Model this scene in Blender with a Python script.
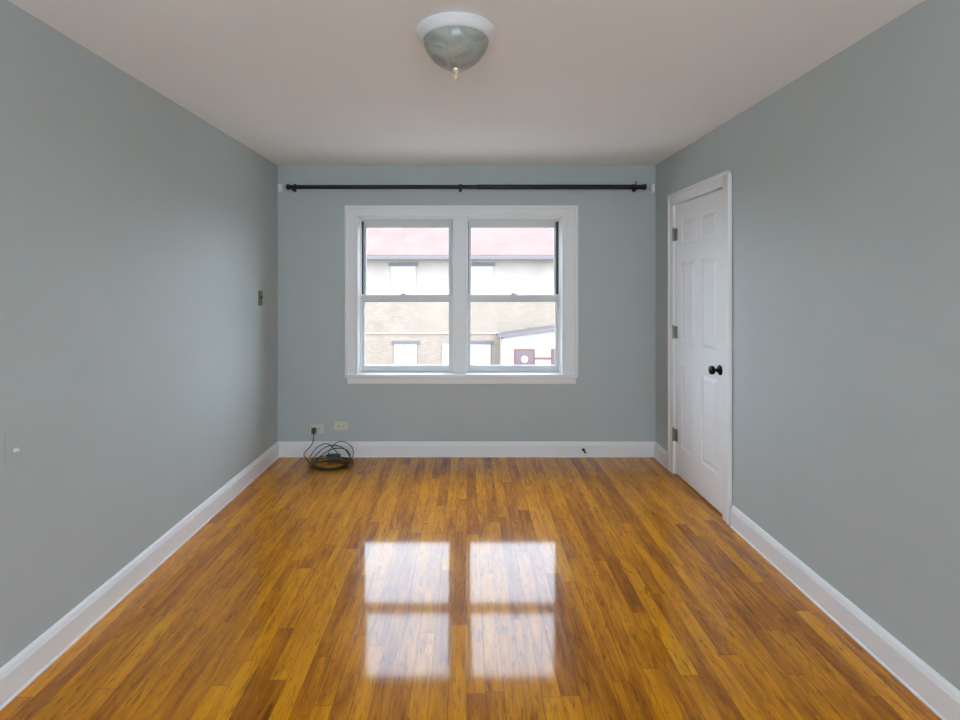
import bpy, bmesh, math, random
from mathutils import Vector, Matrix
random.seed(7)
for o in list(bpy.data.objects): bpy.data.objects.remove(o)
sc = bpy.context.scene
COL = sc.collection

# ------------------------------------------------------------------ dimensions
D = 4.40          # distance of the window wall from the camera
EYE = 1.45
H = 2.44          # ceiling height
YB = -2.1         # rear wall
F = 525.0         # focal length in pixels of a 960 px wide frame
XL, XR = -1.588, 1.580            # side walls where they meet the window wall
SL, SR = 0.00667, -0.0076         # the side walls flare very slightly
aL, aR = -math.atan(SL), -math.atan(SR)

# ------------------------------------------------------------------ camera
cd = bpy.data.cameras.new('camera'); cam = bpy.data.objects.new('camera', cd); COL.objects.link(cam)
cam.location = (0, 0, EYE); cam.rotation_euler = (math.radians(90), 0, 0)
cd.sensor_width = 36; cd.sensor_fit = 'HORIZONTAL'; cd.lens = F / 960 * 36
cd.shift_x = (480 - 467) / 960; cd.shift_y = -(360 - 283.5) / 960
cd.clip_start = 0.05; cd.clip_end = 500
sc.camera = cam

# ------------------------------------------------------------------ sky, light, exposure
SKY = 7.5
w = bpy.data.worlds.new('overcast_sky'); sc.world = w; w.use_nodes = True
nt = w.node_tree; nt.nodes.clear()
out = nt.nodes.new('ShaderNodeOutputWorld'); bg = nt.nodes.new('ShaderNodeBackground')
tc = nt.nodes.new('ShaderNodeTexCoord'); sep = nt.nodes.new('ShaderNodeSeparateXYZ'); ramp = nt.nodes.new('ShaderNodeValToRGB')
ns = nt.nodes.new('ShaderNodeTexNoise'); ns.inputs['Scale'].default_value = 2.2; ns.inputs['Detail'].default_value = 4
mx = nt.nodes.new('ShaderNodeMix'); mx.data_type = 'RGBA'; mx.blend_type = 'MULTIPLY'; mx.inputs[0].default_value = 0.35
nt.links.new(tc.outputs['Generated'], sep.inputs[0]); nt.links.new(sep.outputs['Z'], ramp.inputs[0])
ramp.color_ramp.elements[0].position = 0.0; ramp.color_ramp.elements[0].color = (0.76, 0.91, 1.09, 1)
ramp.color_ramp.elements[1].position = 0.8; ramp.color_ramp.elements[1].color = (0.84, 0.99, 1.28, 1)
nt.links.new(tc.outputs['Generated'], ns.inputs['Vector'])
nt.links.new(ramp.outputs[0], mx.inputs[6]); nt.links.new(ns.outputs['Fac'], mx.inputs[7])
nt.links.new(mx.outputs[2], bg.inputs[0]); bg.inputs[1].default_value = SKY
nt.links.new(bg.outputs[0], out.inputs[0])
sc.view_settings.view_transform = 'Standard'; sc.view_settings.look = 'None'
sc.view_settings.gamma = 1; sc.view_settings.use_curve_mapping = False
sc.view_settings.exposure = 0.60
try:
    sc.cycles.max_bounces = 14; sc.cycles.diffuse_bounces = 8; sc.cycles.transparent_max_bounces = 16
    sc.cycles.sample_clamp_indirect = 8; sc.cycles.use_denoising = True; sc.cycles.caustics_reflective = False
except Exception: pass
def portal(name, loc, sx, sz, rz):
    # daylight guides in the two window openings (they give no light of their own)
    l = bpy.data.lights.new(name, 'AREA'); l.shape = 'RECTANGLE'; l.size = sx; l.size_y = sz
    l.cycles.is_portal = True
    o = bpy.data.objects.new(name, l); COL.objects.link(o); o.location = loc
    o.rotation_euler = (math.radians(90), 0, rz)
    return o
portal('window_daylight', (-0.06, D + 0.13, 1.34), 1.75, 1.34, math.pi if False else 0)
portal('added_rear_daylight', (0.0, YB - 0.13, 1.325), 2.5, 1.85, math.pi)  # guide for the unseen rear window added as a light source

# ------------------------------------------------------------------ helpers
def lin(c): return tuple(((v/255)/12.92 if v/255 <= .04045 else ((v/255+.055)/1.055)**2.4) for v in c) + (1,)
class MB:
    def __init__(s): s.bm = bmesh.new()
    def box(s, x0, x1, y0, y1, z0, z1, bev=0, seg=2):
        r = bmesh.ops.create_cube(s.bm, size=1)
        vs = r['verts']
        for v in vs:
            v.co = Vector(((x0+x1)/2 + v.co.x*(x1-x0), (y0+y1)/2 + v.co.y*(y1-y0), (z0+z1)/2 + v.co.z*(z1-z0)))
        if bev:
            es = list({e for v in vs for e in v.link_edges})
            bmesh.ops.bevel(s.bm, geom=es, offset=bev, segments=seg, profile=0.5, affect='EDGES')
        return s
    def poly_prism(s, pts, axis, a0, a1):
        """closed outline pts (2-D) swept along an axis ('x','y','z') from a0 to a1"""
        def P(p, a):
            return {'x': (a, p[0], p[1]), 'y': (p[0], a, p[1]), 'z': (p[0], p[1], a)}[axis]
        A = [s.bm.verts.new(P(p, a0)) for p in pts]; B = [s.bm.verts.new(P(p, a1)) for p in pts]
        n = len(pts)
        s.bm.faces.new(A); s.bm.faces.new(B[::-1])
        for i in range(n): s.bm.faces.new((A[i], B[i], B[(i+1) % n], A[(i+1) % n]))
        return s
    def lathe(s, prof, n=48, M=None):
        """profile [(r,h)] turned about local z, then moved by M"""
        M = M or Matrix()
        rings = []
        for r, h in prof:
            if r < 1e-6: rings.append([s.bm.verts.new(M @ Vector((0, 0, h)))])
            else: rings.append([s.bm.verts.new(M @ Vector((r*math.cos(2*math.pi*i/n), r*math.sin(2*math.pi*i/n), h))) for i in range(n)])
        for a, b in zip(rings, rings[1:]):
            for i in range(n):
                j = (i+1) % n
                q = [a[i % len(a)], a[j % len(a)], b[j % len(b)], b[i % len(b)]]
                u = []
                for v in q:
                    if v not in u: u.append(v)
                if len(u) > 2: s.bm.faces.new(u)
        return s
    def tube(s, pts, r, n=8, closed=False):
        pts = [Vector(p) for p in pts]; N = len(pts); rings = []
        up = Vector((0.13, 0.2, 1)).normalized()
        for i, p in enumerate(pts):
            a = pts[(i-1) % N] if (closed or i > 0) else p
            b = pts[(i+1) % N] if (closed or i < N-1) else p
            t = (b-a).normalized()
            u = t.cross(up)
            if u.length < 1e-3: u = t.cross(Vector((1, 0, 0)))
            u.normalize(); v = t.cross(u)
            rings.append([s.bm.verts.new(p + r*(math.cos(2*math.pi*k/n)*u + math.sin(2*math.pi*k/n)*v)) for k in range(n)])
        for i in range(N if closed else N-1):
            a, b = rings[i], rings[(i+1) % N]
            for k in range(n): s.bm.faces.new((a[k], a[(k+1) % n], b[(k+1) % n], b[k]))
        if not closed:
            s.bm.faces.new(rings[0][::-1]); s.bm.faces.new(rings[-1])
        return s
    def build(s, name, mat, parent=None, smooth=False):
        bmesh.ops.recalc_face_normals(s.bm, faces=s.bm.faces)
        me = bpy.data.meshes.new(name); s.bm.to_mesh(me); s.bm.free()
        me.materials.append(mat)
        if smooth:
            for p in me.polygons: p.use_smooth = True
            try: me.set_sharp_from_angle(angle=math.radians(38))
            except Exception: pass
        o = bpy.data.objects.new(name, me); COL.objects.link(o)
        if parent: o.parent = parent
        return o
def tag(o, label=None, cat=None, group=None, kind=None):
    if label: o['label'] = label
    if cat: o['category'] = cat
    if group: o['group'] = group
    if kind: o['kind'] = kind
    return o
def empty(name, loc=(0, 0, 0), rz=0):
    o = bpy.data.objects.new(name, None); COL.objects.link(o); o.location = loc; o.rotation_euler = (0, 0, rz)
    o.empty_display_size = 0.1
    return o

# ------------------------------------------------------------------ materials
def new_mat(name):
    m = bpy.data.materials.new(name); m.use_nodes = True
    return m, m.node_tree, m.node_tree.nodes['Principled BSDF']
def paint(name, col, rough=0.6, bump=0.0, scale=60, spec=0.4, vary=0.03, metal=0):
    m, t, b = new_mat(name)
    b.inputs['Roughness'].default_value = rough; b.inputs['Specular IOR Level'].default_value = spec
    b.inputs['Metallic'].default_value = metal
    tcn = t.nodes.new('ShaderNodeTexCoord'); n = t.nodes.new('ShaderNodeTexNoise')
    n.inputs['Scale'].default_value = 3.0; n.inputs['Detail'].default_value = 3
    t.links.new(tcn.outputs['Object'], n.inputs['Vector'])
    r = t.nodes.new('ShaderNodeValToRGB')
    r.color_ramp.elements[0].position = .3; r.color_ramp.elements[1].position = .7
    r.color_ramp.elements[0].color = tuple(max(0, v*(1-vary)) for v in col[:3]) + (1,)
    r.color_ramp.elements[1].color = tuple(min(1, v*(1+vary)) for v in col[:3]) + (1,)
    t.links.new(n.outputs['Fac'], r.inputs[0]); t.links.new(r.outputs[0], b.inputs['Base Color'])
    if bump:
        n2 = t.nodes.new('ShaderNodeTexNoise'); n2.inputs['Scale'].default_value = scale; n2.inputs['Detail'].default_value = 4
        t.links.new(tcn.outputs['Object'], n2.inputs['Vector'])
        bp = t.nodes.new('ShaderNodeBump'); bp.inputs['Strength'].default_value = bump; bp.inputs['Distance'].default_value = 0.002
        t.links.new(n2.outputs['Fac'], bp.inputs['Height']); t.links.new(bp.outputs[0], b.inputs['Normal'])
    return m
M_WALL = paint('wall_paint_blue_grey', (0.458, 0.503, 0.496), 0.48, 0.15, 140, 0.38, 0.015)
M_CEIL = paint('ceiling_paint_white', (0.86, 0.875, 0.885), 0.8, 0.1, 120, 0.3, 0.012)
M_TRIM = paint('trim_paint_white', (0.81, 0.81, 0.805), 0.42, 0.05, 40, 0.5, 0.012)
M_DOOR = paint('door_paint_white', (0.82, 0.825, 0.83), 0.42, 0.1, 60, 0.5, 0.015)
M_SASH = paint('sash_white_vinyl', (0.66, 0.66, 0.65), 0.4, 0, 1, 0.5, 0.01)
M_TRACK = paint('track_dark_grey', (0.05, 0.048, 0.045), 0.6, 0, 1, 0.3, 0.05)
M_BLACK = paint('rod_black_metal', (0.012, 0.012, 0.013), 0.45, 0, 1, 0.5, 0.1, 0.3)
M_BRONZE = paint('dark_bronze', (0.02, 0.017, 0.013), 0.3, 0, 1, 0.5, 0.1, 0.8)
M_NICKEL = paint('hinge_worn_nickel', (0.26, 0.25, 0.21), 0.35, 0, 1, 0.5, 0.08, 0.9)
M_RUBBER = paint('cable_black_rubber', (0.022, 0.024, 0.018), 0.5, 0, 1, 0.4, 0.1)
M_GREY = paint('adaptor_grey_plastic', (0.10, 0.095, 0.10), 0.45, 0, 1, 0.4, 0.05)
M_IVORY = paint('ivory_plastic', (0.62, 0.60, 0.50), 0.35, 0, 1, 0.5, 0.01)
M_WHITEP = paint('white_plastic', (0.78, 0.78, 0.78), 0.3, 0, 1, 0.5, 0.01)
M_SLOT = paint('slot_dark', (0.03, 0.03, 0.03), 0.7)
M_BRASS = paint('aged_brass', (0.20, 0.18, 0.09), 0.4, 0, 1, 0.5, 0.1, 0.7)
M_FIN = paint('polished_brass', (0.80, 0.74, 0.56), 0.22, 0, 1, 0.5, 0.05, 0.6)
M_PAN = paint('fixture_white_enamel', (0.76, 0.78, 0.80), 0.3, 0, 1, 0.5, 0.01)

def alabaster():
    m, t, b = new_mat('alabaster_glass')
    tcn = t.nodes.new('ShaderNodeTexCoord'); n = t.nodes.new('ShaderNodeTexNoise')
    n.inputs['Scale'].default_value = 14; n.inputs['Detail'].default_value = 5; n.inputs['Distortion'].default_value = 1.6
    t.links.new(tcn.outputs['Object'], n.inputs['Vector'])
    r = t.nodes.new('ShaderNodeValToRGB')
    r.color_ramp.elements[0].position = .32; r.color_ramp.elements[0].color = (0.26, 0.265, 0.22, 1)
    r.color_ramp.elements[1].position = .68; r.color_ramp.elements[1].color = (0.40, 0.43, 0.41, 1)
    t.links.new(n.outputs['Fac'], r.inputs[0]); t.links.new(r.outputs[0], b.inputs['Base Color'])
    b.inputs['Roughness'].default_value = 0.28; b.inputs['Coat Weight'].default_value = 0.3
    return m
M_ALAB = alabaster()

def thin_glass():
    m = bpy.data.materials.new('window_glass'); m.use_nodes = True; t = m.node_tree; t.nodes.clear()
    o = t.nodes.new('ShaderNodeOutputMaterial'); mixn = t.nodes.new('ShaderNodeMixShader')
    tr = t.nodes.new('ShaderNodeBsdfTransparent'); gl = t.nodes.new('ShaderNodeBsdfGlossy'); gl.inputs['Roughness'].default_value = 0.0
    tr.inputs[0].default_value = (0.95, 0.965, 0.955, 1)
    fr = t.nodes.new('ShaderNodeFresnel'); fr.inputs['IOR'].default_value = 1.06
    t.links.new(fr.outputs[0], mixn.inputs[0]); t.links.new(tr.outputs[0], mixn.inputs[1]); t.links.new(gl.outputs[0], mixn.inputs[2])
    t.links.new(mixn.outputs[0], o.inputs[0])
    return m
M_GLASS = thin_glass()

def oak_floor():
    m, t, b = new_mat('oak_strip_floor')
    N = t.nodes.new; L = t.links.new
    def math_(op, a, c=None, d=None):
        n = N('ShaderNodeMath'); n.operation = op
        for i, v in enumerate((a, c, d)):
            if v is None: continue
            if isinstance(v, (int, float)): n.inputs[i].default_value = v
            else: L(v, n.inputs[i])
        return n.outputs[0]
    tcn = N('ShaderNodeTexCoord'); s = N('ShaderNodeSeparateXYZ'); L(tcn.outputs['Object'], s.inputs[0])
    X, Y = s.outputs['X'], s.outputs['Y']
    W = 0.066
    xs = math_('DIVIDE', X, W); row = math_('FLOOR', xs); fx = math_('FRACT', xs)
    w1 = N('ShaderNodeTexWhiteNoise'); w1.noise_dimensions = '1D'; L(row, w1.inputs['W'])
    w2 = N('ShaderNodeTexWhiteNoise'); w2.noise_dimensions = '1D'; L(math_('ADD', row, 53.3), w2.inputs['W'])
    length = math_('MULTIPLY_ADD', w2.outputs['Value'], 0.9, 0.65)
    ys = math_('DIVIDE', math_('ADD', Y, math_('MULTIPLY_ADD', w1.outputs['Value'], 7.0, 20.0)), length)
    idx = math_('FLOOR', ys); fy = math_('FRACT', ys)
    cmb = N('ShaderNodeCombineXYZ'); L(row, cmb.inputs[0]); L(idx, cmb.inputs[1])
    wn = N('ShaderNodeTexWhiteNoise'); wn.noise_dimensions = '2D'; L(cmb.outputs[0], wn.inputs['Vector'])
    # grain: stretched along the boards, shifted from board to board
    off = N('ShaderNodeVectorMath'); off.operation = 'SCALE'; L(wn.outputs['Color'], off.inputs[0]); off.inputs['Scale'].default_value = 9.0
    gv = N('ShaderNodeVectorMath'); gv.operation = 'ADD'; L(tcn.outputs['Object'], gv.inputs[0]); L(off.outputs[0], gv.inputs[1])
    mp = N('ShaderNodeMapping'); mp.inputs['Scale'].default_value = (26, 2.6, 1); L(gv.outputs[0], mp.inputs['Vector'])
    g1 = N('ShaderNodeTexNoise'); g1.inputs['Scale'].default_value = 1.0; g1.inputs['Detail'].default_value = 6; g1.inputs['Roughness'].default_value = .70
    g1.inputs['Distortion'].default_value = 0.9
    L(mp.outputs[0], g1.inputs['Vector'])
    mp2 = N('ShaderNodeMapping'); mp2.inputs['Scale'].default_value = (170, 6, 1); L(gv.outputs[0], mp2.inputs['Vector'])
    g2 = N('ShaderNodeTexNoise'); g2.inputs['Scale'].default_value = 1.0; g2.inputs['Detail'].default_value = 3; L(mp2.outputs[0], g2.inputs['Vector'])
    # knots and mineral streaks, broad patches
    mp3 = N('ShaderNodeMapping'); mp3.inputs['Scale'].default_value = (9, 2.2, 1); L(gv.outputs[0], mp3.inputs['Vector'])
    g3 = N('ShaderNodeTexNoise'); g3.inputs['Scale'].default_value = 1.0; g3.inputs['Detail'].default_value = 2; L(mp3.outputs[0], g3.inputs['Vector'])
    val = math_('MULTIPLY_ADD', wn.outputs['Value'], 0.22, math_('MULTIPLY', g1.outputs['Fac'], 0.80))
    val = math_('ADD', val, math_('MULTIPLY', g2.outputs['Fac'], 0.18))
    val = math_('ADD', val, math_('MULTIPLY', g3.outputs['Fac'], 0.42))
    val = math_('SUBTRACT', val, 0.31)
    r = N('ShaderNodeValToRGB'); L(val, r.inputs[0]); cr = r.color_ramp
    cr.elements[0].position = 0.12; cr.elements[0].color = FLOORC[0]
    cr.elements[1].position = 0.85; cr.elements[1].color = FLOORC[3]
    e = cr.elements.new(0.36); e.color = FLOORC[1]
    e = cr.elements.new(0.60); e.color = FLOORC[2]
    mp5 = N('ShaderNodeMapping'); mp5.inputs['Scale'].default_value = (75, 11, 1); L(gv.outputs[0], mp5.inputs['Vector'])
    g5 = N('ShaderNodeTexNoise'); g5.inputs['Scale'].default_value = 1.0; g5.inputs['Detail'].default_value = 4; g5.inputs['Distortion'].default_value = 1.2
    L(mp5.outputs[0], g5.inputs['Vector'])
    fk = N('ShaderNodeMapRange'); fk.inputs[1].default_value = 0.54; fk.inputs[2].default_value = 0.70; fk.inputs[3].default_value = 1.0; fk.inputs[4].default_value = 0.50
    L(g5.outputs['Fac'], fk.inputs[0])
    flk = N('ShaderNodeMix'); flk.data_type = 'RGBA'; flk.blend_type = 'MULTIPLY'; flk.inputs[0].default_value = 1.0
    L(r.outputs[0], flk.inputs[6]); L(fk.outputs[0], flk.inputs[7])
    # seams
    ex = math_('MINIMUM', fx, math_('SUBTRACT', 1.0, fx))
    ey = math_('MULTIPLY', math_('MINIMUM', fy, math_('SUBTRACT', 1.0, fy)), math_('DIVIDE', length, W))
    ed = math_('MINIMUM', ex, ey)
    seam = N('ShaderNodeMapRange'); seam.inputs[1].default_value = 0.0; seam.inputs[2].default_value = 0.022; L(ed, seam.inputs[0])
    mxn = N('ShaderNodeMix'); mxn.data_type = 'RGBA'; L(seam.outputs[0], mxn.inputs[0])
    mxn.inputs[6].default_value = (0.12, 0.042, 0.003, 1); L(flk.outputs[2], mxn.inputs[7])
    L(mxn.outputs[2], b.inputs['Base Color'])
    b.inputs['Roughness'].default_value = 0.38; b.inputs['Specular IOR Level'].default_value = 0.04; b.inputs['Specular Tint'].default_value = (1, .6, .3, 1)
    b.inputs['Coat Weight'].default_value = 1.0; b.inputs['Coat Roughness'].default_value = 0.07; b.inputs['Coat IOR'].default_value = 1.35
    b.inputs['Coat Tint'].default_value = (1, 1, 1, 1)
    # each strip lies a hair out of plane; waviness of the finish
    mp4 = N('ShaderNodeMapping'); mp4.inputs['Scale'].default_value = (9, 1.4, 1); L(tcn.outputs['Object'], mp4.inputs['Vector'])
    g4 = N('ShaderNodeTexNoise'); g4.inputs['Scale'].default_value = 1.0; g4.inputs['Detail'].default_value = 2; L(mp4.outputs[0], g4.inputs['Vector'])
    hh = math_('ADD', math_('MULTIPLY', g4.outputs['Fac'], 0.8), math_('MULTIPLY', seam.outputs[0], 0.12))
    bp = N('ShaderNodeBump'); bp.inputs['Strength'].default_value = 0.5; bp.inputs['Distance'].default_value = 0.0009
    L(hh, bp.inputs['Height']); L(bp.outputs[0], b.inputs['Normal']); L(bp.outputs[0], b.inputs['Coat Normal'])
    return m
FLOORC = [(0.10, 0.021, 0.0002, 1), (0.39, 0.122, 0.0002, 1), (0.69, 0.26, 0.0003, 1), (0.84, 0.40, 0.004, 1)]
M_FLOOR = oak_floor()

def brick(name, c1, c2, mortar, scale=1.0):
    m, t, b = new_mat(name)
    tcn = t.nodes.new('ShaderNodeTexCoord'); mp = t.nodes.new('ShaderNodeMapping'); mp.inputs['Rotation'].default_value = (math.radians(-90), 0, 0)
    br = t.nodes.new('ShaderNodeTexBrick'); br.inputs['Scale'].default_value = 1.0
    br.inputs['Brick Width'].default_value = 0.21*scale; br.inputs['Row Height'].default_value = 0.075*scale; br.inputs['Mortar Size'].default_value = 0.007
    br.inputs['Color1'].default_value = c1; br.inputs['Color2'].default_value = c2; br.inputs['Mortar'].default_value = mortar
    t.links.new(tcn.outputs['Object'], mp.inputs[0]); t.links.new(mp.outputs[0], br.inputs['Vector'])
    n = t.nodes.new('ShaderNodeTexNoise'); n.inputs['Scale'].default_value = 1.1; n.inputs['Detail'].default_value = 5
    t.links.new(tcn.outputs['Object'], n.inputs['Vector'])
    mxn = t.nodes.new('ShaderNodeMix'); mxn.data_type = 'RGBA'; mxn.blend_type = 'OVERLAY'; mxn.inputs[0].default_value = 0.22
    t.links.new(br.outputs['Color'], mxn.inputs[6]); t.links.new(n.outputs['Fac'], mxn.inputs[7]); t.links.new(mxn.outputs[2], b.inputs['Base Color'])
    b.inputs['Roughness'].default_value = 0.9; b.inputs['Specular IOR Level'].default_value = 0.1
    return m
M_BRICK = brick('tan_brick', (0.226, 0.176, 0.132, 1), (0.205, 0.148, 0.112, 1), (0.245, 0.205, 0.165, 1))
M_BRICKU = brick('tan_brick_overexposed', (0.2785, 0.2271, 0.1906, 1), (0.2673, 0.2174, 0.18, 1), (0.2851, 0.2408, 0.2086, 1))  # lower wall's brick lightened, overexposure put into the colour
M_ROOF = brick('red_roof_tile', (0.148, 0.101, 0.083, 1), (0.144, 0.098, 0.081, 1), (0.128, 0.086, 0.072, 1), 1.6)
M_XWHITE = paint('exterior_white', (0.3564, 0.3132, 0.2851), 0.7)
M_XGREY = paint('exterior_grey', (0.112, 0.093, 0.090), 0.7)
M_XRED = paint('exterior_dull_red', (0.125, 0.062, 0.055), 0.7)
M_XDARK = paint('exterior_window_dark', (0.115, 0.075, 0.075), 0.3)
M_XCONC = paint('street_concrete', (0.20, 0.18, 0.155), 0.9, 0, 1, 0.1, 0.1)
M_XSHADE = paint('window_blind_white', (0.3341, 0.3035, 0.2851), 0.6)

# ------------------------------------------------------------------ room shell
T = 0.16
fl = MB().box(-1.9, 1.9, YB-0.2, D+0.2, -0.12, 0).build('floor', M_FLOOR); tag(fl, 'glossy honey and brown oak strip floor running towards the window', 'floor', kind='structure')
ce = MB().box(-1.9, 1.9, YB-0.2, D+0.2, H, H+0.12).build('ceiling', M_CEIL); tag(ce, 'flat white painted ceiling above the empty room', 'ceiling', kind='structure')

# window wall with its opening
OX0, OX1, OZ0, OZ1 = -0.93, 0.81, 0.66, 2.03
b = MB()
b.box(-1.9, OX0, D, D+T, 0, H); b.box(OX1, 1.9, D, D+T, 0, H)
b.box(OX0, OX1, D, D+T, 0, OZ0); b.box(OX0, OX1, D, D+T, OZ1, H)
tag(b.build('wall_back', M_WALL), 'grey painted end wall around the double window', 'wall', kind='structure')
# rear wall behind the camera with a wide opening added to light the room
RX0, RX1, RZ0, RZ1 = -1.25, 1.25, 0.4, 2.25
b = MB()
b.box(-1.9, RX0, YB-T, YB, 0, H); b.box(RX1, 1.9, YB-T, YB, 0, H)
b.box(RX0, RX1, YB-T, YB, 0, RZ0); b.box(RX0, RX1, YB-T, YB, RZ1, H)
tag(b.build('wall_front', M_WALL), 'grey wall behind the camera with a wide added window opening', 'wall', kind='structure')

# side walls: local frame has origin at the far corner, local -y runs towards the camera
LW = D - YB + 0.1
wl = MB().box(-T, 0, -LW, 0.05, 0, H).build('wall_left', M_WALL); wl.location = (XL, D, 0); wl.rotation_euler.z = aL
tag(wl, 'long blue grey side wall left of the window', 'wall', kind='structure')
# door opening in the right wall, in local distance d from the corner (d = D - Y)
DH0, DH1 = 0.405, 1.165     # hinge side, latch side of slab
DZ = 2.045
b = MB()
b.box(0, T, -DH0+0.022, 0.05, 0, H); b.box(0, T, -LW, -DH1-0.022, 0, H); b.box(0, T, -DH1-0.022, -DH0+0.022, DZ+0.022, H)
wr = b.build('wall_right', M_WALL); wr.location = (XR, D, 0); wr.rotation_euler.z = aR
tag(wr, 'long grey side wall holding the white panel door', 'wall', kind='structure')
# unseen shell added behind the door to keep daylight out of its gaps
b = MB(); b.box(0.7, 0.76, -1.5, -0.1, 0, H); b.box(T, 0.7, -0.16, -0.1, 0, H); b.box(T, 0.7, -1.5, -1.44, 0, H); b.box(T, 0.76, -1.5, -0.1, H, H+0.05); b.box(T, 0.76, -1.5, -0.1, -0.05, -0.001)
o = b.build('wall_light_block', M_WALL); o.location = (XR, D, 0); o.rotation_euler.z = aR
tag(o, 'unseen walls added behind the closed panel door to block daylight', 'wall', kind='structure')

# baseboards: profiled board with a small shoe
BT, BH = 0.018, 0.127
prof = [(0, 0), (-0.022, 0), (-0.022, 0.004), (-0.021, 0.007), (-BT, 0.010), (-BT, BH-0.03), (-BT+0.003, BH-0.022), (-BT+0.006, BH-0.012), (-BT+0.011, BH-0.003), (-BT+0.014, BH), (0, BH)]
def baseboard(name, axis, a0, a1, sgn, loc=(0, 0, 0), rz=0, label=''):
    p = [(sgn*u, v) for u, v in prof]
    o = MB().poly_prism(p, axis, a0, a1).build(name, M_TRIM); o.location = loc; o.rotation_euler.z = rz
    return tag(o, label, 'baseboard', kind='structure')
baseboard('baseboard_back', 'x', XL, XR, 1, (0, D, 0), 0, 'white baseboard under the window')
# sweep of profile in y: outline coordinates are (x, z)
baseboard('baseboard_left', 'y', -LW, 0, -1, (XL, D, 0), aL, 'long white baseboard along the left wall')
baseboard('baseboard_right', 'y', -DH0+0.105, 0, 1, (XR, D, 0), aR, 'short white baseboard between corner and door')
baseboard('baseboard_right_near', 'y', -LW, -DH1-0.105, 1, (XR, D, 0), aR, 'long white baseboard right of the door')
bpy.data.objects['baseboard_right_near'].name = 'baseboard_front'
# unseen window added behind the camera to light the room: frame and glass
rw = empty('added_rear_window', (0, YB, 0)); tag(rw, 'wide unseen window added behind the camera to light the room', 'window', kind='structure')
b = MB()
for (x0, x1, z0, z1) in ((RX0, RX1, RZ0, RZ0+.05), (RX0, RX1, RZ1-.05, RZ1), (RX0, RX0+.05, RZ0+.05, RZ1-.05), (RX1-.05, RX1, RZ0+.05, RZ1-.05), (-.04, .04, RZ0+.05, RZ1-.05)):
    b.box(x0, x1, -0.11, -0.06, z0, z1, 0.004)
b.build('window_frame', M_TRIM, rw)
for s0, s1 in ((RX0+.05, -.04), (.04, RX1-.05)):
    MB().box(s0, s1, -0.087, -0.083, RZ0+.05, RZ1-.05).build('glass_pane', M_GLASS, rw)

# ------------------------------------------------------------------ double window
win = empty('window_1', (0, D, 0)); tag(win, 'double hung pair of white windows in the end wall', 'window', kind='structure')
CX0, CX1, CZ0, CZ1 = -1.014, 0.921, 0.690, 2.095
LI0, LI1 = -0.905, -0.110         # left opening
RI0, RI1 = -0.004, 0.788          # right opening
HZ = 2.005
SILL = 0.700
def casing_strip(b, x0, x1, z0, z1, bead=None):
    b.box(x0, x1, -0.020, 0.0, z0, z1, 0.003)
b = MB()
# side casings, head, mullion casing, each with back band and inner bead
b.box(CX0, LI0-0.002, -0.020, 0, CZ0, CZ1, 0.003)
b.box(RI1+0.002, CX1, -0.020, 0, CZ0, CZ1, 0.003)
b.box(CX0, CX1, -0.0202, 0, HZ+0.002, CZ1, 0.003)
b.box(-0.096, -0.012, -0.019, 0, CZ0, HZ+0.01, 0.003)
b.box(CX0-0.006, CX0+0.022, -0.030, 0, CZ0, CZ1+0.006, 0.004)
b.box(CX1-0.022, CX1+0.006, -0.030, 0, CZ0, CZ1+0.006, 0.004)
b.box(CX0-0.006, CX1+0.006, -0.0302, 0, CZ1-0.022, CZ1+0.006, 0.004)
b.box(LI0-0.030, LI0-0.004, -0.026, 0, CZ0, HZ+0.02, 0.005)
b.box(RI1+0.004, RI1+0.030, -0.026, 0, CZ0, HZ+0.02, 0.005)
b.box(LI0-0.030, RI1+0.030, -0.0262, 0, HZ+0.004, HZ+0.028, 0.005)
b.build('window_casing', M_TRIM, win)
b = MB()
b.box(OX0, LI0, 0, T, OZ0, HZ); b.box(LI1, RI0, 0.001, T, OZ0, HZ); b.box(RI1, OX1, 0, T, OZ0, HZ)
b.box(OX0, OX1, 0, T, HZ, OZ1); b.box(OX0, OX1, 0, T+0.03, OZ0, SILL)
for x, s in ((LI0, 1), (LI1, -1), (RI0, 1), (RI1, -1)):
    a, c = sorted((x, x + s*0.012)); b.box(a, c, 0.028, 0.050, SILL, HZ, 0.002)     # inner stop
b.box(LI0, LI1, 0.028, 0.050, HZ-0.012, HZ, 0.002); b.box(RI0, RI1, 0.028, 0.050, HZ-0.012, HZ, 0.002)
b.build('window_jamb', M_TRIM, win)
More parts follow.
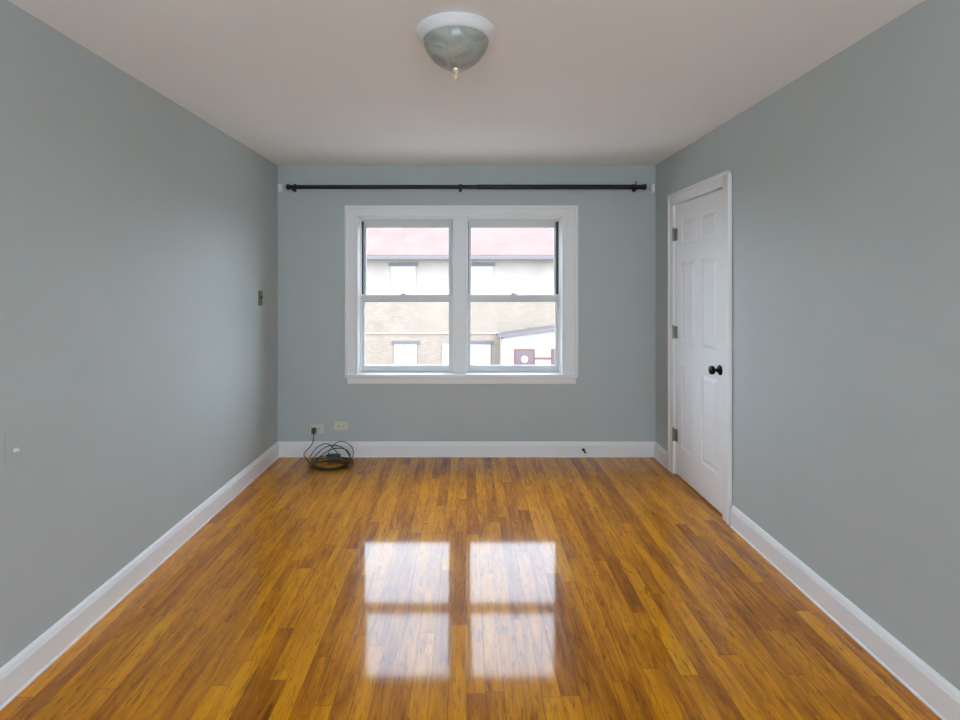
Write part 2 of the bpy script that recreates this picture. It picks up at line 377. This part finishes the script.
# stool and apron
b = MB(); b.box(CX0, CX1-0.004, -0.050, 0.052, CZ0-0.026, CZ0+0.006, 0.008, 3)
b.build('window_sill', M_TRIM, win)
b = MB(); b.box(CX0+0.012, CX1-0.012, -0.018, 0, CZ0-0.080, CZ0-0.026, 0.005)
b.build('window_apron', M_TRIM, win)
ZM = 1.326
def sash(name, x0, x1, z0, z1, y0, y1, st, top, bot, lock=None):
    b = MB()
    b.box(x0, x0+st[0], y0, y1, z0, z1, 0.003); b.box(x1-st[1], x1, y0, y1, z0, z1, 0.003)
    b.box(x0+st[0]-.002, x1-st[1]+.002, y0, y1, z1-top, z1, 0.003); b.box(x0+st[0]-.002, x1-st[1]+.002, y0, y1, z0, z0+bot, 0.003)
    # glazing bead
    gx0, gx1, gz0, gz1 = x0+st[0], x1-st[1], z0+bot, z1-top
    for (a, c, d, e) in ((gx0-.002, gx0+.006, gz0, gz1), (gx1-.006, gx1+.002, gz0, gz1), (gx0, gx1, gz0-.002, gz0+.006), (gx0, gx1, gz1-.006, gz1+.002)):
        b.box(a, c, y0+.008, y1-.008, d, e, 0.002)
    o = b.build(name, M_SASH, win)
    MB().box(gx0-.001, gx1+.001, (y0+y1)/2-.002, (y0+y1)/2+.002, gz0-.001, gz1+.001).build('glass_pane', M_GLASS, o)
    if lock is not None:
        l = MB(); l.box(lock-.028, lock+.028, y0+.003, y0+.024, z1, z1+.006, 0.002)
        l.lathe([(0, 0), (.011, 0), (.011, .010), (.006, .013), (0, .013)], 20, Matrix.Translation((lock, y0+.014, z1+.005)))
        l.box(lock-.004, lock+.026, y0+.004, y0+.012, z1+.006, z1+.014, 0.002)
        l.build('sash_lock', M_NICKEL, o)
    return o
sash('lower_sash', LI0+.002, LI1-.002, SILL+.001, 1.353, 0.052, 0.088, (0.026, 0.037), 0.055, 0.048, -0.545)
sash('lower_sash', RI0+.002, RI1-.002, SILL+.001, 1.353, 0.052, 0.088, (0.025, 0.030), 0.055, 0.048, 0.392)
sash('upper_sash', LI0+.002, LI1-.002, 1.300, HZ-.001, 0.094, 0.130, (0.034, 0.040), 0.068, 0.050)
sash('upper_sash', RI0+.002, RI1-.002, 1.300, HZ-.001, 0.094, 0.130, (0.030, 0.034), 0.068, 0.050)
for x, s, d in ((LI0, 1, .022), (LI1, -1, .014), (RI0, 1, .016), (RI1, -1, .030)):
    a, c = sorted((x + s*0.001, x + s*(0.001+d)))
    MB().box(a, c, 0.054, 0.086, 1.358, HZ-.03, 0.002).build('sash_track', M_TRACK, win)

# ------------------------------------------------------------------ panel door in the right wall
door = empty('door_1', (XR, D, 0), aR); tag(door, 'white six panel door with dark knob in the right wall', 'door', kind='structure')
b = MB()
CW = 0.085
for (y0, y1, z0, z1) in ((-DH0, -DH0+CW, 0, DZ+CW), (-DH1-CW, -DH1, 0, DZ+CW), (-DH1-CW, -DH0+CW, DZ+.002, DZ+CW)):
    b.box(-0.016, 0.0, y0, y1, z0, z1, 0.003)
for (y0, y1, z0, z1) in ((-DH0+CW-.02, -DH0+CW+.004, 0, DZ+CW+.004), (-DH1-CW-.004, -DH1-CW+.02, 0, DZ+CW+.004), (-DH1-CW-.004, -DH0+CW+.004, DZ+CW-.02, DZ+CW+.004)):
    b.box(-0.024, 0.0, y0, y1, z0, z1, 0.004)
b.build('door_casing', M_TRIM, door)
b = MB()
b.box(0, T, -DH0, -DH0+0.022, 0, DZ+.022); b.box(0, T, -DH1-0.022, -DH1, 0, DZ+.022); b.box(0, T, -DH1, -DH0, DZ, DZ+.022)
b.box(0.046, 0.07, -DH0-0.014, -DH0, 0, DZ); b.box(0.046, 0.07, -DH1, -DH1+0.014, 0, DZ); b.box(0.046, 0.07, -DH1, -DH0, DZ-.014, DZ)
b.build('door_jamb', M_TRIM, door)
b = MB()
SX0 = 0.004
y0, y1, z0, z1 = -DH1+.003, -DH0-.003, 0.010, DZ-.004
b.box(SX0+.011, SX0+.036, y0, y1, z0, z1)
wv = y1-y0; st = 0.108; mid = 0.10; pw = (wv-2*st-mid)/2
cols = [(y0+st, y0+st+pw), (y1-st-pw, y1-st)]
rows = [(0.235, 0.845), (1.005, 1.62), (1.735, 1.925)]
b.box(SX0, SX0+.012, y0, y0+st, z0, z1, 0.002); b.box(SX0, SX0+.012, y1-st, y1, z0, z1, 0.002); b.box(SX0, SX0+.012, y0+st+pw, y1-st-pw, z0, z1, 0.002)
zz = [z0] + [v for r_ in rows for v in r_] + [z1]
for k in range(0, len(zz), 2):
    for c in cols: b.box(SX0+.0002, SX0+.012, c[0]-.003, c[1]+.003, zz[k], zz[k+1], 0.002)
def frustum(bm, ya, yb, za, zb, xb, xf, ins):
    o_ = [bm.verts.new((xb, y, z)) for y, z in ((ya, za), (yb, za), (yb, zb), (ya, zb))]
    i_ = [bm.verts.new((xf, y, z)) for y, z in ((ya+ins, za+ins), (yb-ins, za+ins), (yb-ins, zb-ins), (ya+ins, zb-ins))]
    bm.faces.new(i_)
    for k in range(4): bm.faces.new((o_[k], o_[(k+1) % 4], i_[(k+1) % 4], i_[k]))
for c in cols:
    for r_ in rows: frustum(b.bm, c[0]+.012, c[1]-.012, r_[0]+.012, r_[1]-.012, SX0+.0112, SX0+.002, 0.028)
    for r_ in rows:   # sloped sticking around each panel
        for (a, c2, d, e) in ((c[0], c[0]+.007, r_[0], r_[1]), (c[1]-.007, c[1], r_[0], r_[1]), (c[0], c[1], r_[0], r_[0]+.007), (c[0], c[1], r_[1]-.007, r_[1])):
            b.box(SX0+.005, SX0+.012, a, c2, d, e)
slab = b.build('door_panel', M_DOOR, door)
for hz in (1.82, 1.08, 0.30):
    h = MB(); h.box(-0.0035, 0.0035, -DH0-0.040, -DH0+0.004, hz-.045, hz+.045, 0.001)
    h.lathe([(0, -.048), (.0075, -.048), (.0075, .048), (0, .048)], 16, Matrix.Translation((-0.012, -DH0+0.001, hz)))
    h.lathe([(0, .048), (.005, .048), (.006, .054), (0, .058)], 16, Matrix.Translation((-0.012, -DH0+0.001, hz)))
    h.build('hinge', M_NICKEL, door)
KY = -1.098; KZ = 0.905
Mk = Matrix.Translation((SX0, KY, KZ)) @ Matrix.Rotation(-math.pi/2, 4, 'Y')
kn = MB().lathe([(0, 0), (.032, 0), (.032, .004), (.026, .010), (.013, .013), (.011, .030), (.016, .036), (.026, .043), (.029, .053), (.026, .063), (.014, .069), (0, .070)], 36, Mk)
kn.build('door_knob', M_BRONZE, door, True)
MB().box(-0.0015, 0.002, -DH1-0.001, -DH1+0.0025, KZ-.03, KZ+.03).build('strike_plate', M_BRONZE, door)

# ------------------------------------------------------------------ curtain rod
rod = empty('curtain_rod', (-0.01, D-0.065, 2.247)); tag(rod, 'long black metal curtain rod spanning the wall above the window', 'curtain rod')
RY = Matrix.Rotation(math.pi/2, 4, 'Y')
MB().lathe([(0, -1.46), (.017, -1.46), (.017, 0.10), (0, 0.10)], 20, RY).build('rod_tube', M_BLACK, rod, True)
MB().lathe([(0, 0.09), (.020, 0.09), (.020, 1.47), (0, 1.48)], 20, RY).build('rod_tube', M_BLACK, rod, True)
for x, s in ((-1.46, -1), (1.47, 1)):
    Mx = Matrix.Translation((x, 0, 0)) @ Matrix.Rotation(s*math.pi/2, 4, 'Y')
    MB().lathe([(0, -.002), (.024, -.002), (.025, .012), (.018, .020), (.012, .024), (0, .026)], 20, Mx).build('finial', M_BLACK, rod, True)
def bracket(x, m):
    b = MB(); b.box(x-.012, x+.012, 0.057, 0.0645, -.032, .036, 0.003); b.box(x-.006, x+.006, -.004, 0.060, -.030, -.020, 0.002)
    # cradle under the rod
    pts = [(x, -math.cos(a)*0.0+.024*math.sin(a), -.024*math.cos(a)) for a in [math.radians(v) for v in range(-100, 101, 20)]]
    b.tube(pts, .004, 8)
    b.build('wall_bracket', m, rod)
bracket(-0.045, M_BLACK); bracket(-1.43, M_BLACK); bracket(1.405, M_BLACK)
# thumb screw standing up near the right end
b = MB(); b.lathe([(0, 0), (.004, 0), (.004, .016), (.008, .018), (.008, .026), (0, .028)], 14, Matrix.Translation((1.405, 0, .018))); b.build('thumb_screw', M_BLACK, rod, True)
# white end holders screwed to the corners
for x, s, lab in ((XL+0.032, -1, 'small white rod holder in the left corner of the window wall'), (XR-0.034, 1, 'small white rod holder in the right corner of the window wall')):
    b = MB(); b.box(x-.016, x+.016, D-0.045, D-0.0005, 2.212, 2.278, 0.006)
    b.lathe([(0, 0), (.006, 0), (.006, .003), (0, .004)], 14, Matrix.Translation((x, D-0.045, 2.262)) @ Matrix.Rotation(math.pi/2, 4, 'X'))
    tag(b.build('rod_holder', M_WHITEP), lab, 'bracket')

# ------------------------------------------------------------------ ceiling light
FX, FY = (456-467)/525*2.06, 2.06
lamp = empty('ceiling_light', (FX, FY, H)); tag(lamp, 'flush ceiling light with white ring and grey alabaster glass bowl', 'ceiling light')
MB().lathe([(0, 0), (.150, 0), (.156, -.004), (.157, -.012), (.152, -.020), (.146, -.027), (.141, -.034), (.134, -.040), (.127, -.042), (.122, -.040), (.120, -.030), (0, -.028)], 72).build('lamp_base', M_PAN, lamp, True)
pr = []
for k in range(19):
    u = k/18
    r_ = 0.128*(math.cos(u*math.pi/2)**1.12) if k < 18 else 0.0
    pr.append((r_, -.040 - 0.112*math.sin(u*math.pi/2)**1.2))
MB().lathe([(.128, -.034)] + pr, 72).build('glass_bowl', M_ALAB, lamp, True)
MB().lathe([(0, -.142), (.014, -.144), (.017, -.150), (.015, -.157), (.010, -.162), (.006, -.165), (.0055, -.171), (.009, -.176), (.009, -.184), (.004, -.191), (0, -.193)], 28).build('finial', M_FIN, lamp, True)

# ------------------------------------------------------------------ small fittings on the walls
def plate(b, w, h, t=.006): b.box(-w/2, w/2, -t, 0, -h/2, h/2, 0.0022)
def outlet(loc, label):
    r = empty('wall_outlet', loc); tag(r, label, 'outlet')
    b = MB(); plate(b, .117, .073); b.build('cover_plate', M_IVORY, r)
    for s in (-1, 1):
        f = MB(); f.box(s*.0195*1.0-.0145, s*.0195+.0145, -.008, -.005, -.017, .017, .003); f = f.build('socket', M_IVORY, r)
        g = MB()
        for z in (-.0065, .0065): g.box(s*.0195-.004, s*.0195+.004, -.0086, -.0078, z-.0012, z+.0012)
        g.lathe([(0, 0), (.0024, 0), (.0024, .0008), (0, .0008)], 10, Matrix.Translation((s*.0195+.009, -.0078, 0)) @ Matrix.Rotation(math.pi/2, 4, 'X'))
        g.build('socket_slots', M_SLOT, f)
    s_ = MB().lathe([(0, 0), (.003, 0), (.0025, .0012), (0, .0015)], 12, Matrix.Translation((0, -.006, 0)) @ Matrix.Rotation(math.pi/2, 4, 'X')); s_.build('screw', M_NICKEL, r)
    return r
OX_A, OZ_A = (317-467)/119.3, 0.232
OX_B, OZ_B = (341-467)/119.3, 0.257
outlet((OX_A, D, OZ_A), 'wall outlet with a dark cable plugged in, nearer the left corner')
outlet((OX_B, D, OZ_B), 'empty pale wall outlet right of the plugged one')

# cable, its plug and its tangle on the floor
cable = empty('power_cable', (-1.09, 4.22, 0)); tag(cable, 'dark cable plugged into the outlet and coiled on the floor by the baseboard', 'cable')
ox, oy = -1.09, 4.22
px_, py_, pz_ = OX_A-0.0195, D-.0085, OZ_A
pg = MB(); pg.box(px_-ox-.015, px_-ox+.015, py_-oy-.040, py_-oy, pz_-.030, pz_+.014, .005)
pg.build('plug', M_GREY, cable)
def smooth(pts, n=8):
    P = [Vector(p) for p in pts]; out = []
    for i in range(len(P)-1):
        p0, p1, p2, p3 = P[max(i-1, 0)], P[i], P[i+1], P[min(i+2, len(P)-1)]
        for k in range(n):
            t = k/n
            out.append(0.5*((2*p1)+(-p0+p2)*t+(2*p0-5*p1+4*p2-p3)*t*t+(-p0+3*p1-3*p2+p3)*t**3))
    out.append(P[-1]); return out
bx, by = px_-ox, py_-oy-.022
pts = [(bx, by, pz_-.030), (bx, by-.004, pz_-.08), (bx-.02, by-.015, .10), (bx-.07, by-.035, .035)]
rnd = random.Random(4)
loops = 6
for L_ in range(loops):
    rx = rnd.uniform(.132, .168); ry = rnd.uniform(.105, .150); cx = rnd.uniform(-.02, .02); cy = rnd.uniform(-.045, -.02)
    lift = [0.0, .105, .03, .0, .075, .0][L_]; ph = rnd.uniform(-.4, .4)
    for k in range(12):
        a = math.pi + k*math.pi/6
        x = cx + rx*math.cos(a); y = cy + ry*math.sin(a)
        z = .0045 + .0035*L_ + lift*max(0, math.sin(a+ph))
        y = min(y, .142 - (0.004 if z > .02 else 0))
        pts.append((x, y, z))
pts += [(-.10, -.08, .006), (.02, -.12, .006), (.10, -.10, .0045)]
MB().tube(smooth(pts, 7), .0036, 8).build('cord', M_RUBBER, cable, True)
# second thinner lead looping up against the baseboard
pts = [(-.20, .02, .004), (-.205, .09, .03), (-.15, .128, .095), (-.06, .136, .12), (.02, .136, .055), (.05, .12, .008), (.10, .10, .006), (.175, .11, .02), (.165, .136, .09), (.09, .139, .135), (.02, .139, .128), (-.05, .13, .05), (-.02, .06, .012), (.08, -.02, .012), (.19, .0, .006), (.20, .06, .0045)]
pts = [(x*.9-.012, y, z) for x, y, z in pts]
MB().tube(smooth(pts, 8), .003, 8).build('thin_lead', M_RUBBER, cable, True)
pb = MB(); pb.box(-.065, .045, .085, .125, .0105, .045, .006); pb = pb.build('power_adaptor', M_GREY, cable)

# door stop on the baseboard
ds = empty('door_stop', (0.972, D-BT, 0.062)); tag(ds, 'small dark spring door stop on the baseboard right of the window', 'door stop')
RXm = Matrix.Rotation(math.pi/2, 4, 'X')
MB().lathe([(0, 0), (.013, 0), (.012, .004), (.006, .006), (0, .006)], 20, RXm).build('base', M_BRONZE, ds, True)
hel = [(.0055*math.cos(a), -.006-.052*a/(2*math.pi*12), .0055*math.sin(a)) for a in [i*math.pi/6 for i in range(145)]]
MB().tube(hel, .0013, 6).build('spring', M_BRONZE, ds, True)
MB().lathe([(0, .056), (.008, .056), (.009, .060), (.009, .068), (.006, .071), (0, .071)], 20, RXm).build('rubber_tip', M_RUBBER, ds, True)

# light switch on the left wall near the corner
def on_left(d, z, proud=0.0):
    # a point on the left wall's face, d metres from the far corner
    return Vector((XL - math.sin(-aL)*d + proud, D - d, z))
p = on_left(0.366, 1.338)
sw = empty('light_switch', p, aL + math.pi/2); tag(sw, 'brass coloured light switch plate on the left wall near the corner', 'switch')
b = MB(); plate(b, .070, .115, .006); b.build('cover_plate', M_BRASS, sw)
b = MB(); b.box(-.0055, .0055, -.018, -.006, -.004, .014, .002); b.build('toggle', M_SLOT, sw)
for z in (-.03, .03): MB().lathe([(0, 0), (.003, 0), (.0025, .0012), (0, .0015)], 12, Matrix.Translation((0, -.006, z)) @ RXm).build('screw', M_NICKEL, sw)
p = on_left(D-1.86, 0.878)
jk = empty('cable_jack', p, aL + math.pi/2); tag(jk, 'painted over wall plate with a small white connector on the near left wall', 'wall plate')
b = MB(); plate(b, .070, .115, .004); b.build('cover_plate', M_WALL, jk)
b = MB(); b.lathe([(0, .003), (.008, .003), (.008, .007), (.0055, .007), (.0055, .016), (0, .017)], 16, Matrix.Translation((0, 0, -.018)) @ RXm); b.build('connector', M_WHITEP, jk, True)

# ------------------------------------------------------------------ outside: the house across the street
YH = 24.0; S = F/YH
def hx(x): return (x-467)/S
def hz(y): return EYE + (283.5-y)/S
GZ = -3.4
g = MB().box(-90, 90, D+0.4, 120, GZ-.2, GZ).build('ground', M_XCONC); tag(g, 'pale street ground between the two houses', 'ground', kind='structure')
house = empty('brick_house', (0, YH, GZ)); tag(house, 'tan brick house with red tiled roof across the street', 'house')
def hb(b, x0, x1, y0, y1, z0, z1, bev=0): b.box(x0, x1, y0, y1, z0-GZ, z1-GZ, bev); return b
ZE = hz(258); ZS = hz(299)
hb(MB(), -13, 12, 0, 8, GZ, ZS).build('brick_wall', M_BRICK, house)
hb(MB(), -13, 12, 0, 8, ZS, ZE).build('upper_wall', M_BRICKU, house)
hb(MB(), -13.02, 12.02, -.05, 8.05, hz(334), hz(332), .01).build('belt_course', M_BRICKU, house)
b = MB(); rz0 = ZE-GZ-.02
b.poly_prism([(-.55, rz0), (-.55, rz0+.14), (4, rz0+2.9), (8.55, rz0+.14), (8.55, rz0)], 'x', -13.5, 12.5)
b.build('roof', M_ROOF, house)
hb(MB(), -13.5, 12.5, -.68, -.55, ZE-.10, ZE+.06, .02).build('gutter', M_XGREY, house)
def house_window(x0, x1, y0, y1, header=True, dark=False):
    f = MB(); a, c, d, e = hx(x0), hx(x1), hz(y1), hz(y0)
    hb(f, a-.07, a, -.06, .02, d-.07, e+.07); hb(f, c, c+.07, -.06, .02, d-.07, e+.07); hb(f, a, c, -.06, .02, d-.07, d); hb(f, a, c, -.06, .02, e, e+.07)
    hb(f, a, c, -.05, .0, (d+e)/2-.025, (d+e)/2+.025)
    f = f.build('house_window', M_XWHITE, house)
    p_ = MB(); hb(p_, a, c, -.03, -.012, d, e); p_.build('pane', M_XRED if dark else M_XSHADE, f)
    if header:
        q = MB(); hb(q, a-.2, c+.2, -.05, .02, e+.08, e+.24); q.build('lintel', M_XGREY, f)
for x in (393, 470, 310, 585): house_window(x, x+21, 268, 296)
for x in (396, 444, 470, 330, 290): house_window(x, x+19, 346, 365, x != 444)
# white entry porch with a low pitched roof
porch = MB(); x0, x1 = hx(500), hx(575)
porch.poly_prism([(x0, 0), (x0, hz(336)-GZ), (x0+.25, hz(333)-GZ), (hx(550), hz(327)-GZ), (x1, hz(331)-GZ), (x1, 0)], 'y', -1.4, 0.0)
porch.build('entry_porch', M_XWHITE, house)
pr_ = MB(); pr_.poly_prism([(x0-.15, hz(333)-GZ), (hx(550), hz(325.5)-GZ), (x1+.15, hz(330)-GZ), (x1+.15, hz(330)-GZ-.07), (hx(550), hz(325.5)-GZ-.09), (x0-.15, hz(333)-GZ-.07)], 'y', -1.6, 0.0)
pr_.build('porch_roof', M_XGREY, house)
def porch_window(a, c):
    f = MB(); d, e = hz(364)-GZ, hz(345)-GZ
    a, c = hx(a), hx(c)
    f.box(a, c, -1.44, -1.40, d, e, .01); f = f.build('porch_window', M_XRED, house)
    p_ = MB(); p_.box(a+.10, c-.10, -1.46, -1.44, d+.1, e-.1, .01); p_.box((a+c)/2-.03, (a+c)/2+.03, -1.47, -1.44, d+.1, e-.1); p_.build('pane', M_XDARK, f)
    q = MB().lathe([(0, 0), (.15, 0), (.15, .03), (0, .03)], 20, Matrix.Translation(((a+c)/2, -1.47, (d+e)/2)) @ RXm); q.build('wreath', M_XWHITE, f)
porch_window(511, 531); porch_window(546, 566)
q = MB(); q.box(hx(531), hx(546), -1.43, -1.40, hz(355)-GZ, hz(353)-GZ); q.build('porch_rail', M_XRED, house)
q = MB(); q.box(-13, 12, -.25, 0, hz(372)-GZ, hz(366.5)-GZ, .02); q.build('foundation_ledge', M_XWHITE, house)
